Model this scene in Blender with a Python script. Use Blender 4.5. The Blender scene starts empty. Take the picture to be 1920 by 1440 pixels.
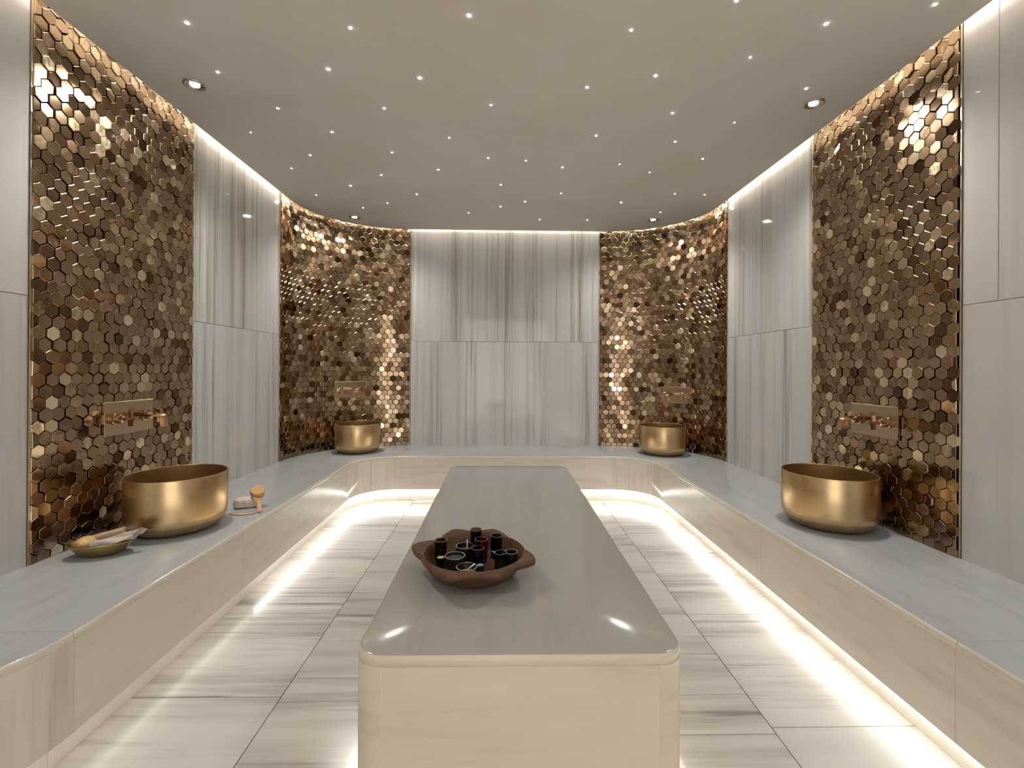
import bpy, bmesh, math, random
from mathutils import Vector, Matrix, noise

random.seed(7)
S = bpy.context.scene
COL = S.collection
PI = math.pi

# ------------------------------------------------------------------ camera, world, exposure
EYE = Vector((0, 0, 1.10))
F_PX = 866.8
yaw, roll, pitch = 0.0205, 0.0058, 0.0016
fw = Vector((math.sin(yaw)*math.cos(pitch), math.cos(yaw)*math.cos(pitch), math.sin(pitch)))
rt = Vector((math.cos(yaw), -math.sin(yaw), 0))
up = rt.cross(fw)
r2 = math.cos(roll)*rt + math.sin(roll)*up
u2 = -math.sin(roll)*rt + math.cos(roll)*up
cam_d = bpy.data.cameras.new('camera')
cam = bpy.data.objects.new('camera', cam_d)
COL.objects.link(cam)
cam.matrix_world = Matrix(((r2.x, u2.x, -fw.x, EYE.x), (r2.y, u2.y, -fw.y, EYE.y), (r2.z, u2.z, -fw.z, EYE.z), (0, 0, 0, 1)))
cam_d.sensor_width = 36
cam_d.sensor_fit = 'HORIZONTAL'
cam_d.lens = F_PX/1920*36
cam_d.shift_y = -29.7/1920
cam_d.clip_start = 0.01
S.camera = cam

w = bpy.data.worlds.new('world')
S.world = w
w.use_nodes = True
w.node_tree.nodes['Background'].inputs[0].default_value = (1, .96, .91, 1)
w.node_tree.nodes['Background'].inputs[1].default_value = 2.5

S.view_settings.view_transform = 'Standard'
S.view_settings.look = 'None'
S.view_settings.gamma = 1
S.view_settings.use_curve_mapping = False
S.view_settings.exposure = 0.0
S.cycles.max_bounces = 10
S.cycles.diffuse_bounces = 5
S.cycles.glossy_bounces = 5
S.cycles.transmission_bounces = 8
S.cycles.caustics_reflective = False
S.cycles.caustics_refractive = False
S.cycles.sample_clamp_indirect = 4

L_COVE = 28.0        # emission of the strips above the ceiling edge
L_BENCH = 27.0       # strips under the bench
L_BENCH_DIM = 5.0    # nearest run on the left
L_TABLE = 130.0
L_SPOT = 68.0        # downlights (watts)
L_FILL = 22.0        # fill spots added out of view near the camera

# ------------------------------------------------------------------ dimensions (metres, floor at 0, eye over the origin)
XL, XR, YB, YF = -1.71, 1.767, 4.351, -1.3
ZB = 0.38            # bench top
ZC = 2.378           # underside of the ceiling slab
ZTOP = 2.52
ZJ = 1.354           # horizontal joint of the marble
ZT = 0.48            # table top

# ------------------------------------------------------------------ mesh helpers
class MB:
    def __init__(s):
        s.v = []; s.f = []
    def add(s, vs, fs):
        o = len(s.v); s.v += [tuple(v) for v in vs]; s.f += [tuple(i+o for i in f) for f in fs]
        return s
    def box(s, x0, x1, y0, y1, z0, z1):
        vs = [(x, y, z) for x in (x0, x1) for y in (y0, y1) for z in (z0, z1)]
        return s.add(vs, [(0, 1, 3, 2), (4, 6, 7, 5), (0, 4, 5, 1), (2, 3, 7, 6), (0, 2, 6, 4), (1, 5, 7, 3)])
    def lathe(s, prof, n=48, c=(0, 0, 0), sx=1, sy=1, close=False):
        vs = []; fs = []; m = len(prof)
        for i in range(n):
            a = 2*PI*i/n
            for r, z in prof:
                vs.append((c[0]+r*math.cos(a)*sx, c[1]+r*math.sin(a)*sy, c[2]+z))
        for i in range(n):
            j = (i+1) % n
            for k in range(m-1 if not close else m):
                l = (k+1) % m
                fs.append((i*m+k, j*m+k, j*m+l, i*m+l))
        if not close:
            if prof[0][0] > 1e-6: fs.append(tuple(i*m for i in reversed(range(n))))
            if prof[-1][0] > 1e-6: fs.append(tuple(i*m+m-1 for i in range(n)))
        return s.add(vs, fs)
    def loft(s, rings, caps=True, closed=False):
        m = len(rings[0]); vs = [p for r in rings for p in r]; fs = []
        n = len(rings)
        for i in range(n if closed else n-1):
            j = (i+1) % n
            for k in range(m):
                l = (k+1) % m
                fs.append((i*m+k, j*m+k, j*m+l, i*m+l))
        if caps and not closed:
            fs.append(tuple(reversed(range(m)))); fs.append(tuple((n-1)*m+k for k in range(m)))
        return s.add(vs, fs)
    def tube(s, pts, r, n=10, flat=1.0):
        rings = []
        pts = [Vector(p) for p in pts]
        for i, p in enumerate(pts):
            t = (pts[min(i+1, len(pts)-1)]-pts[max(i-1, 0)]).normalized()
            a = t.cross(Vector((0, 0, 1)))
            if a.length < .1: a = t.cross(Vector((0, 1, 0)))
            a.normalize(); b = a.cross(t).normalized()
            rr = r[i] if isinstance(r, (list, tuple)) else r
            rings.append([p+a*rr*math.cos(2*PI*k/n)+b*rr*flat*math.sin(2*PI*k/n) for k in range(n)])
        return s.loft(rings)
    def mesh(s, name, fix=True, merge=False):
        m = bpy.data.meshes.new(name); m.from_pydata(s.v, [], s.f)
        if fix or merge:
            b = bmesh.new(); b.from_mesh(m)
            if merge: bmesh.ops.remove_doubles(b, verts=b.verts, dist=1e-6)
            bmesh.ops.recalc_face_normals(b, faces=b.faces); b.to_mesh(m); b.free()
        m.update()
        return m

def smooth(m, ang=35):
    m.polygons.foreach_set('use_smooth', [True]*len(m.polygons))
    try: m.set_sharp_from_angle(angle=math.radians(ang))
    except Exception: pass

def obj(name, mb, mat, parent=None, sm=False, ang=35, loc=None, label=None, merge=True, fix=True):
    m = mb.mesh(name, merge=merge, fix=fix) if isinstance(mb, MB) else mb
    if not m.materials: m.materials.append(mat)
    if sm: smooth(m, ang)
    o = bpy.data.objects.new(name, m); COL.objects.link(o)
    if parent: o.parent = parent
    if loc is not None: o.location = loc
    if label: o['label'] = label
    return o

def tag(o, label=None, cat=None, group=None, kind=None):
    if label: o['label'] = label
    if cat: o['category'] = cat
    if group: o['group'] = group
    if kind: o['kind'] = kind
    return o

def empty(name, loc, label=None, cat=None, group=None, kind=None, rz=0, parent=None):
    o = bpy.data.objects.new(name, None); COL.objects.link(o); o.location = loc; o.rotation_euler.z = rz
    o.empty_display_size = .05
    if parent: o.parent = parent
    return tag(o, label, cat, group, kind)

# ------------------------------------------------------------------ materials
def mat(name, rgb=(.8, .8, .8), rough=.5, metal=0, spec=.5, trans=0, ior=1.45, coat=0):
    m = bpy.data.materials.new(name); m.use_nodes = True
    b = m.node_tree.nodes['Principled BSDF']
    b.inputs['Base Color'].default_value = (*rgb, 1); b.inputs['Roughness'].default_value = rough
    b.inputs['Metallic'].default_value = metal; b.inputs['Specular IOR Level'].default_value = spec
    b.inputs['Transmission Weight'].default_value = trans; b.inputs['IOR'].default_value = ior
    b.inputs['Coat Weight'].default_value = coat; b.inputs['Coat Roughness'].default_value = .04
    return m

def emit(name, rgb, strength):
    m = bpy.data.materials.new(name); m.use_nodes = True
    nt = m.node_tree; nt.nodes.clear()
    e = nt.nodes.new('ShaderNodeEmission'); o = nt.nodes.new('ShaderNodeOutputMaterial')
    e.inputs[0].default_value = (*rgb, 1); e.inputs[1].default_value = strength
    nt.links.new(e.outputs[0], o.inputs[0])
    return m

class NT:
    def __init__(s, m): s.nt = m.node_tree; s.b = s.nt.nodes['Principled BSDF']
    def n(s, t, **k):
        x = s.nt.nodes.new(t)
        for a, v in k.items():
            if a.startswith('i_'):
                x.inputs[int(a[2:]) if a[2:].isdigit() else a[2:]].default_value = v
            else: setattr(x, a, v)
        return x
    def l(s, a, b): s.nt.links.new(a, b)
    def math(s, op, a, b=None, clamp=False):
        x = s.nt.nodes.new('ShaderNodeMath'); x.operation = op; x.use_clamp = clamp
        for i, v in enumerate((a, b)):
            if v is None: continue
            if isinstance(v, (int, float)): x.inputs[i].default_value = v
            else: s.l(v, x.inputs[i])
        return x.outputs[0]
    def ramp(s, fac, stops, interp='LINEAR'):
        r = s.nt.nodes.new('ShaderNodeValToRGB'); r.color_ramp.interpolation = interp
        el = r.color_ramp.elements
        while len(el) < len(stops): el.new(.5)
        for e, (p, c) in zip(el, stops):
            e.position = p; e.color = (*c, 1) if len(c) == 3 else c
        s.l(fac, r.inputs[0]); return r.outputs[0]
    def noise(s, vec, scale, detail=3, w=None, rough=.5, dist=0):
        x = s.nt.nodes.new('ShaderNodeTexNoise'); x.noise_dimensions = '4D' if w is not None else '3D'
        s.l(vec, x.inputs['Vector']); x.inputs['Scale'].default_value = scale
        x.inputs['Detail'].default_value = detail; x.inputs['Roughness'].default_value = rough
        x.inputs['Distortion'].default_value = dist
        if w is not None: s.l(w, x.inputs['W'])
        return x.outputs[0]
    def mapping(s, vec, sc, rot=(0, 0, 0)):
        x = s.nt.nodes.new('ShaderNodeMapping'); s.l(vec, x.inputs[0]); x.inputs['Scale'].default_value = sc
        x.inputs['Rotation'].default_value = rot
        return x.outputs[0]
    def mix(s, fac, a, b, mode='MIX'):
        x = s.nt.nodes.new('ShaderNodeMix'); x.data_type = 'RGBA'; x.blend_type = mode
        for sock, v in ((x.inputs[0], fac), (x.inputs[6], a), (x.inputs[7], b)):
            if isinstance(v, (int, float)): sock.default_value = v
            elif isinstance(v, tuple): sock.default_value = (*v, 1)
            else: s.l(v, sock)
        return x.outputs[2]

def marble(name, base, vein, dark, sc, line_sc, rough, amount=1.0, band=0.5, coords='Object', rot=(0, 0, 0), thr=.55):
    """vein-cut marble: stripes run along the axis whose scale is small"""
    m = mat(name, base, rough); t = NT(m)
    tc = t.n('ShaderNodeTexCoord'); oi = t.n('ShaderNodeObjectInfo')
    wv = t.math('MULTIPLY', oi.outputs['Random'], 37.0)
    v = t.mapping(tc.outputs[coords], sc, rot)
    low = t.noise(v, 1.0, 2, wv)
    mid = t.noise(v, 4.5, 5, wv, .6)
    fine = t.noise(v, line_sc, 3, wv, .65)
    zone = t.ramp(low, [(.40, (0, 0, 0)), (.62, (1, 1, 1))])
    c1 = t.ramp(mid, [(.40, base), (thr-.03, tuple((a+b)/2 for a, b in zip(base, vein))), (.64, vein)])
    zz = t.math('MULTIPLY', zone, amount)
    c1 = t.mix(zz, base, c1)
    ln = t.ramp(fine, [(.56, (0, 0, 0)), (.66, (1, 1, 1))])
    lf = t.math('MULTIPLY', ln, t.math('ADD', t.math('MULTIPLY', zone, band*amount), .08))
    c2 = t.mix(lf, c1, dark)
    cloud = t.noise(tc.outputs[coords], 5, 4, wv)
    c3 = t.mix(.35, c2, t.ramp(cloud, [(.3, (.86, .86, .86)), (.7, (1, 1, 1))]), 'MULTIPLY')
    t.l(c3, t.b.inputs['Base Color'])
    rr = t.math('ADD', t.math('MULTIPLY', cloud, rough*.5), rough*.75)
    t.l(rr, t.b.inputs['Roughness'])
    return m

M = {}
M['wall_marble'] = marble('wall_marble', (.645, .63, .605), (.36, .325, .29), (.21, .18, .155), (7, 7, .10), 7, .07, 1.0, .75)
M['plain_marble'] = marble('plain_marble', (.61, .585, .56), (.50, .47, .44), (.32, .29, .26), (4, 4, .1), 6, .07, .7, .3)
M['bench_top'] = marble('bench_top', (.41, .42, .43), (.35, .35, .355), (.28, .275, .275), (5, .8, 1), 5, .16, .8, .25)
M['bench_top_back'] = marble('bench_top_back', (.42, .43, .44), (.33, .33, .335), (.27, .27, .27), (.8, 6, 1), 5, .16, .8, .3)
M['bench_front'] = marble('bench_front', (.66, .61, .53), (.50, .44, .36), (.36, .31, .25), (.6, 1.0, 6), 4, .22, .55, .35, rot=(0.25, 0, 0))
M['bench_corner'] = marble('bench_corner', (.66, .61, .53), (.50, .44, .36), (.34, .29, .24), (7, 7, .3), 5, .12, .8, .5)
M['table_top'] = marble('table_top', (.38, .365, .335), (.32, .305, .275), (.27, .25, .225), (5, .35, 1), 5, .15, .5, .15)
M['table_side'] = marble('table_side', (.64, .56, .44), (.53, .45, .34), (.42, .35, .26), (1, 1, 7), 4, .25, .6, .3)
M['floor_tile'] = marble('floor_tile', (.655, .635, .605), (.34, .315, .29), (.20, .18, .165), (.22, 4.0, 1), 7, .2, 1.0, .75)
M['plinth'] = marble('plinth', (.80, .76, .68), (.70, .65, .56), (.6, .55, .47), (3, 3, .5), 5, .3, .4, .2)
M['joint'] = mat('joint', (.42, .38, .33), .8)
M['grout'] = mat('grout', (.035, .022, .014), .7)
M['core'] = mat('core', (.45, .42, .38), .8)
M['gold_trim'] = mat('gold_trim', (.72, .62, .48), .42, 1)

# plaster ceiling with faint trowel clouds
m = M['ceiling'] = mat('ceiling', (.60, .53, .465), .55, spec=.3); t = NT(m)
tc = t.n('ShaderNodeTexCoord')
cl = t.noise(tc.outputs['Object'], 1.6, 5, None, .55, .6)
t.l(t.ramp(cl, [(.3, (.74, .675, .60)), (.5, (.78, .72, .65)), (.72, (.80, .75, .68))]), t.b.inputs['Base Color'])
M['cove'] = mat('cove', (.75, .72, .66), .7)

# mosaic tiles: every tile its own tone and polish
m = M['tile'] = mat('gold_tile', (.5, .34, .2), .15, 1); t = NT(m)
oi = t.n('ShaderNodeObjectInfo'); ge = t.n('ShaderNodeNewGeometry')
rnd = t.math('FRACT', t.math('ADD', oi.outputs['Random'], ge.outputs['Random Per Island']))
tone = t.ramp(rnd, [(0, (.10, .06, .033)), (.07, (.17, .108, .062)), (.18, (.31, .212, .13)), (.55, (.36, .25, .158)), (.84, (.40, .285, .185)), (.93, (.64, .49, .33)), (1, (.95, .80, .58))])
rnd2 = t.math('FRACT', t.math('MULTIPLY', rnd, 17.31))
tc = t.n('ShaderNodeTexCoord')
gr = t.noise(t.mapping(tc.outputs['Object'], (45, 45, 26), (.3, .9, .2)), 1.0, 4, t.math('MULTIPLY', rnd, 50), .65, 1.2)
patch = t.math('GREATER_THAN', rnd2, .74)
mott = t.ramp(gr, [(.38, (.50, .46, .42)), (.5, (.9, .9, .9)), (.62, (1.25, 1.22, 1.18))])
t.l(t.mix(t.math('MULTIPLY', patch, .75), tone, t.mix(1.0, tone, mott, 'MULTIPLY')), t.b.inputs['Base Color'])
rg = t.math('ADD', t.math('MULTIPLY', t.math('FRACT', t.math('MULTIPLY', rnd, 7.7)), .16), .07)
t.l(t.math('ADD', rg, t.math('MULTIPLY', patch, t.math('MULTIPLY', gr, .28))), t.b.inputs['Roughness'])
bp = t.n('ShaderNodeBump'); bp.inputs['Strength'].default_value = .35; bp.inputs['Distance'].default_value = .002
t.l(t.math('MULTIPLY', gr, patch), bp.inputs['Height']); t.l(bp.outputs[0], t.b.inputs['Normal'])

# brushed brass (spun rings)
def brass(name, rgb, rough, ring=True):
    m = mat(name, rgb, rough, 1); t = NT(m)
    tc = t.n('ShaderNodeTexCoord')
    n1 = t.noise(t.mapping(tc.outputs['Object'], (1.2, 1.2, 90) if ring else (40, 40, 3)), 2.0, 4)
    n2 = t.noise(tc.outputs['Object'], 6, 3)
    t.l(t.math('ADD', t.math('MULTIPLY', n1, .14), rough-.06), t.b.inputs['Roughness'])
    t.l(t.mix(1.0, rgb, t.ramp(n2, [(.3, (.88, .87, .85)), (.7, (1.04, 1.03, 1.0))]), 'MULTIPLY'), t.b.inputs['Base Color'])
    b = t.n('ShaderNodeBump'); b.inputs['Strength'].default_value = .05; b.inputs['Distance'].default_value = .001
    t.l(n1, b.inputs['Height']); t.l(b.outputs[0], t.b.inputs['Normal'])
    t.b.inputs['Anisotropic'].default_value = .4 if ring else 0
    return m
M['brass'] = brass('brass', (.66, .48, .27), .29)
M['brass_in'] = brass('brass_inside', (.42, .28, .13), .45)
M['brass_dish'] = brass('brass_dish', (.46, .36, .15), .33, False)
M['tap'] = mat('tap_metal', (.52, .37, .25), .12, 1)
M['tap_plate'] = brass('tap_plate', (.52, .385, .27), .22, False)
M['chrome'] = mat('chrome', (.75, .73, .70), .12, 1)

# wood
def wood(name, a, b, sc, rough=.45, rot=(0, 0, 0)):
    m = mat(name, a, rough); t = NT(m)
    tc = t.n('ShaderNodeTexCoord')
    v = t.mapping(tc.outputs['Object'], sc, rot)
    g = t.noise(v, 1, 6, None, .65, 1.0); g2 = t.noise(tc.outputs['Object'], 14, 4)
    c = t.ramp(g, [(.3, a), (.7, b)])
    t.l(t.mix(.5, c, t.ramp(g2, [(.3, (.55, .5, .45)), (.7, (1.2, 1.15, 1.1))]), 'MULTIPLY'), t.b.inputs['Base Color'])
    bp = t.n('ShaderNodeBump'); bp.inputs['Strength'].default_value = .25; bp.inputs['Distance'].default_value = .002
    t.l(g, bp.inputs['Height']); t.l(bp.outputs[0], t.b.inputs['Normal'])
    return m
M['tray_wood'] = wood('tray_wood', (.060, .026, .012), (.150, .072, .036), (8, 60, 30), .5)
M['pale_wood'] = wood('pale_wood', (.50, .29, .15), (.62, .38, .21), (20, 90, 40), .45)
M['bristle'] = wood('bristle', (.55, .34, .13), (.70, .46, .20), (200, 200, 60), .9)
M['soap'] = wood('soap', (.50, .36, .24), (.56, .41, .28), (40, 40, 40), .6)
M['stone'] = wood('pumice', (.58, .50, .40), (.80, .72, .60), (70, 70, 70), .9)
M['sponge'] = wood('sponge', (.62, .40, .16), (.78, .56, .28), (60, 60, 60), .85)
M['linen'] = mat('linen', (.52, .46, .39), .85)
M['piping'] = mat('linen_piping', (.16, .09, .07), .8)

def glass(name, rgb, rough=.03):
    return mat(name, rgb, rough, trans=1.0, ior=1.45)
M['g_amber'] = glass('amber_glass', (.30, .15, .07)); M['g_purple'] = glass('purple_glass', (.25, .12, .15))
M['g_brown'] = glass('brown_glass', (.16, .07, .05)); M['g_red'] = glass('red_glass', (.75, .02, .03))
M['g_clear'] = glass('clear_glass', (.80, .84, .82)); M['g_green'] = glass('green_glass', (.20, .30, .12))
M['black_cup'] = mat('black_enamel', (.012, .013, .014), .12); M['silver_rim'] = mat('silver_rim', (.62, .60, .58), .25, 1)
M['black_powder'] = mat('charcoal_powder', (.05, .055, .055), .9); M['white_spoon'] = mat('white_spoon', (.7, .66, .62), .3)
M['yellow_lid'] = mat('yellow_cream', (.62, .52, .20), .5); M['teal'] = mat('teal_salt', (.12, .33, .34), .5)
M['salt'] = mat('grey_salt', (.34, .37, .34), .8); M['paleg'] = mat('pale_green', (.36, .42, .25), .6)

# ------------------------------------------------------------------ plan paths: (point, normal into the room)
def arc(cx, cy, rx, ry, a0, a1, n):
    out = []
    for i in range(n+1):
        a = math.radians(a0+(a1-a0)*i/n)
        p = Vector((cx+rx*math.cos(a), cy+ry*math.sin(a)))
        nn = -Vector((math.cos(a)/rx, math.sin(a)/ry)).normalized()
        out.append((p, nn))
    return out
CL = (-.866, 3.572, .844, .779)      # left corner ellipse of the wall
CR = (.911, 3.597, .856, .754)
NX, PX, BY = Vector((1, 0)), Vector((-1, 0)), Vector((0, -1))
def line(p, q, n): return [(Vector(p), n), (Vector(q), n)]

def sweep(path, prof, mb=None):
    """prof: (offset along the normal into the room, z)"""
    mb = mb or MB()
    mb.loft([[(p.x+n.x*o, p.y+n.y*o, z) for o, z in prof] for p, n in path])
    return mb
def rect(o0, o1, z0, z1): return [(o0, z0), (o1, z0), (o1, z1), (o0, z1)]
def bev(o0, o1, z0, z1, b=.0015): return [(o0, z0), (o1-b, z0), (o1, z0+b), (o1, z1-b), (o1-b, z1), (o0, z1)]

left_path = line((XL, YF), (XL, CL[1]), NX)
cl_path = arc(*CL, 180, 90, 32)
back_path = line((CL[0], YB), (CR[0], YB), BY)
cr_path = arc(*CR, 90, 0, 32)
right_path = line((XR, CR[1]), (XR, YF), PX)

# ------------------------------------------------------------------ room shell
fl = obj('floor', MB().box(XL-.25, XR+.25, YF-.2, YB+.25, -.12, -.012), M['joint']); fl['kind'] = 'structure'
wl = obj('wall_left', sweep(left_path, rect(-.20, -.03, -.012, ZTOP+.035)), M['core']); wl['kind'] = 'structure'
wcl = obj('wall_back_left_corner', sweep(cl_path, rect(-.20, -.03, -.012, ZTOP+.035)), M['core']); wcl['kind'] = 'structure'
wb = obj('wall_back', sweep(back_path, rect(-.20, -.03, -.012, ZTOP+.035)), M['core']); wb['kind'] = 'structure'
wcr = obj('wall_back_right_corner', sweep(cr_path, rect(-.20, -.03, -.012, ZTOP+.035)), M['core']); wcr['kind'] = 'structure'
wr = obj('wall_right', sweep(right_path, rect(-.20, -.03, -.012, ZTOP+.035)), M['core']); wr['kind'] = 'structure'
# the side behind the camera is an open, wide entrance with slim posts
wfm = MB().box(XL-.2, -.85, YF-.2, YF, -.012, ZTOP+.035).box(.95, XR+.2, YF-.2, YF, -.012, ZTOP+.035).box(-.85, .95, YF-.2, YF, 2.15, ZTOP+.035)
wfm.box(.025, .075, YF-.12, YF-.06, -.012, 2.15)
wf = obj('wall_front', wfm, M['plain_marble'], merge=False); wf['kind'] = 'structure'

# marble slabs, local x along the wall
def slab(parent, p0, p1, n, z0, z1, material, th=.03, g=.001):
    p0, p1 = Vector(p0), Vector(p1); d = (p1-p0); L = d.length; d.normalize()
    mb = MB(); b = .0012; h = z1-z0
    x0, x1, y0, y1 = g, L-g, g, h-g
    outer = [(x0, y0), (x1, y0), (x1, y1), (x0, y1)]; inner = [(x0+b, y0+b), (x1-b, y0+b), (x1-b, y1-b), (x0+b, y1-b)]
    R3 = [[(x, -th, y) for x, y in outer], [(x, -b, y) for x, y in outer], [(x, 0, y) for x, y in inner]]
    mb.loft(R3)
    o = obj('marble_slab', mb, material, parent)
    ax = Vector((d.x, d.y, 0)); ay = Vector((n.x, n.y, 0)); az = Vector((0, 0, 1))
    if ax.cross(ay).z < 0:      # keep a right-handed frame
        ax = -ax; org = p1
    else: org = p0
    o.matrix_local = Matrix(((ax.x, ay.x, 0, org.x), (ax.y, ay.y, 0, org.y), (0, 0, 1, z0), (0, 0, 0, 1)))
    return o
ML0, ML1 = 1.705, 2.578       # mosaic on the left wall
MR0, MR1 = 1.746, 2.598
zt = ZTOP
WM, PM = M['wall_marble'], M['plain_marble']
def lw(y0, y1, z0, z1, mt=WM): slab(wl, (XL, y0), (XL, y1), NX, z0, z1, mt)
def rw(y0, y1, z0, z1, mt=WM): slab(wr, (XR, y0), (XR, y1), PX, z0, z1, mt)
zb0 = 0.30
lw(2.582, 2.679, ZJ, zt); lw(2.679, 3.256, ZJ, zt); lw(3.256, CL[1]-.004, ZJ, zt)
lw(2.582, 3.071, zb0, ZJ); lw(3.071, CL[1]-.004, zb0, ZJ)
for a, b in ((-1.3, -.30), (-.30, .70), (.70, ML0-.003)):
    lw(a, b, ZJ, zt, PM); lw(a, b, zb0, ZJ, PM)
rw(MR1+.004, 3.278, ZJ, zt); rw(3.278, CR[1]-.004, ZJ, zt)
rw(MR1+.004, 2.789, zb0, ZJ, PM); rw(2.789, CR[1]-.004, zb0, ZJ)
for a, b in ((-1.3, -.38), (-.38, .62), (.62, 1.614), (1.614, MR0-.003)):
    rw(a, b, ZJ, zt, PM)
for a, b in ((-1.3, -.2), (-.2, .8), (.8, MR0-.003)):
    rw(a, b, zb0, ZJ, PM)
for a, b in ((CL[0]+.004, .021), (.021, CR[0]-.004)):
    slab(wb, (a, YB), (b, YB), BY, ZJ, zt, WM); slab(wb, (a, YB), (b, YB), BY, zb0, ZJ, WM)

# thin metal trims between marble and mosaic
k = 0
def vtrim(p, n, parent=None):
    global k; k += 1
    tdir = Vector((-n.y, n.x)); a = p-tdir*.0028; b = p+tdir*.0028
    mb = MB().add([(q.x+n.x*o, q.y+n.y*o, z) for z in (ZB, zt) for q, o in ((a, -.028), (b, -.028), (b, .004), (a, .004))],
                  [(0, 1, 2, 3), (4, 5, 6, 7), (0, 1, 5, 4), (1, 2, 6, 5), (2, 3, 7, 6), (3, 0, 4, 7)])
    o = obj('trim_%d' % k, mb, M['gold_trim']); o['kind'] = 'structure'
for y in (ML0, ML1+.001, CL[1]): vtrim(Vector((XL, y)), NX)
for y in (MR0, MR1, CR[1]): vtrim(Vector((XR, y)), PX)
vtrim(Vector((CL[0], YB)), BY); vtrim(Vector((CR[0], YB)), BY)

# ------------------------------------------------------------------ ceiling slab, cove, strips
G = .088
gap_path = (line((XL+G, YF), (XL+G, CL[1]), NX) + arc(CL[0], CL[1], CL[2]-G, CL[3]-G, 180, 90, 32)[1:]
            + arc(CR[0], CR[1], CR[2]-G, CR[3]-G, 90, 0, 32) + [(Vector((XR-G, YF)), PX)])
pl = [p for p, n in gap_path]
mb = MB(); nP = len(pl)
mb.add([(p.x, p.y, ZC) for p in pl]+[(p.x, p.y, ZC+.035) for p in pl],
       [tuple(range(nP)), tuple(nP+i for i in reversed(range(nP)))]+[(i, (i+1) % nP, nP+(i+1) % nP, nP+i) for i in range(nP)])
ceil = obj('ceiling', mb, M['ceiling']); ceil['kind'] = 'structure'
obj('ceiling_upper', MB().box(XL-.2, XR+.2, YF-.2, YB+.2, ZTOP+.035, ZTOP+.09), M['cove'], ceil)
E_COVE = emit('cove_light', (1, .94, .85), L_COVE)
strip_path = (line((XL, YF+.02), (XL, CL[1]), NX) + cl_path[1:] + [(p, n) for p, n in cr_path] + [(Vector((XR, YF+.02)), PX)])
obj('led_strip', sweep(strip_path, rect(.040, .056, ZTOP+.018, ZTOP+.028)), E_COVE, ceil)
obj('led_strip', sweep(strip_path, rect(.105, .123, ZC+.036, ZC+.044)), E_COVE, ceil)

# ------------------------------------------------------------------ mosaic panels
PITCH, ROW = .0505, .04375
TH = .009
def clip(poly, lo, hi, ax):
    for sgn, lim in ((1, lo), (-1, -hi)):
        out = []
        for i in range(len(poly)):
            a, b = poly[i], poly[(i+1) % len(poly)]
            da, db = sgn*a[ax]-lim, sgn*b[ax]-lim
            if da >= 0: out.append(a)
            if (da >= 0) != (db >= 0):
                f = da/(da-db); out.append((a[0]+(b[0]-a[0])*f, a[1]+(b[1]-a[1])*f))
        poly = out
        if len(poly) < 3: return []
    return poly
RH = (PITCH-.0022)/2/math.cos(PI/6)
HEX = [(RH*math.sin(PI/3*i), RH*math.cos(PI/3*i)) for i in range(6)]
def tile_geo(poly, th, bv=.0022):
    cx = sum(p[0] for p in poly)/len(poly); cz = sum(p[1] for p in poly)/len(poly)
    inn = []
    for x, z in poly:
        d = math.hypot(x-cx, z-cz) or 1; f = max(0, (d-bv)/d); inn.append((cx+(x-cx)*f, cz+(z-cz)*f))
    n = len(poly)
    vs = [(x, -.006, z) for x, z in poly]+[(x, th-.0013, z) for x, z in poly]+[(x, th, z) for x, z in inn]
    fs = [tuple(2*n+i for i in range(n))]
    for i in range(n):
        j = (i+1) % n
        fs += [(i, j, n+j, n+i), (n+i, n+j, 2*n+j, 2*n+i)]
    return vs, fs
TILE_MESH = []
for q in range(5):
    th = TH+(-.0015, 0, .0015, .003, .0055)[q]
    mbt = MB().add(*tile_geo(HEX, th)); me = mbt.mesh('hex_tile'); me.materials.append(M['tile']); TILE_MESH.append((me, th))

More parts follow.
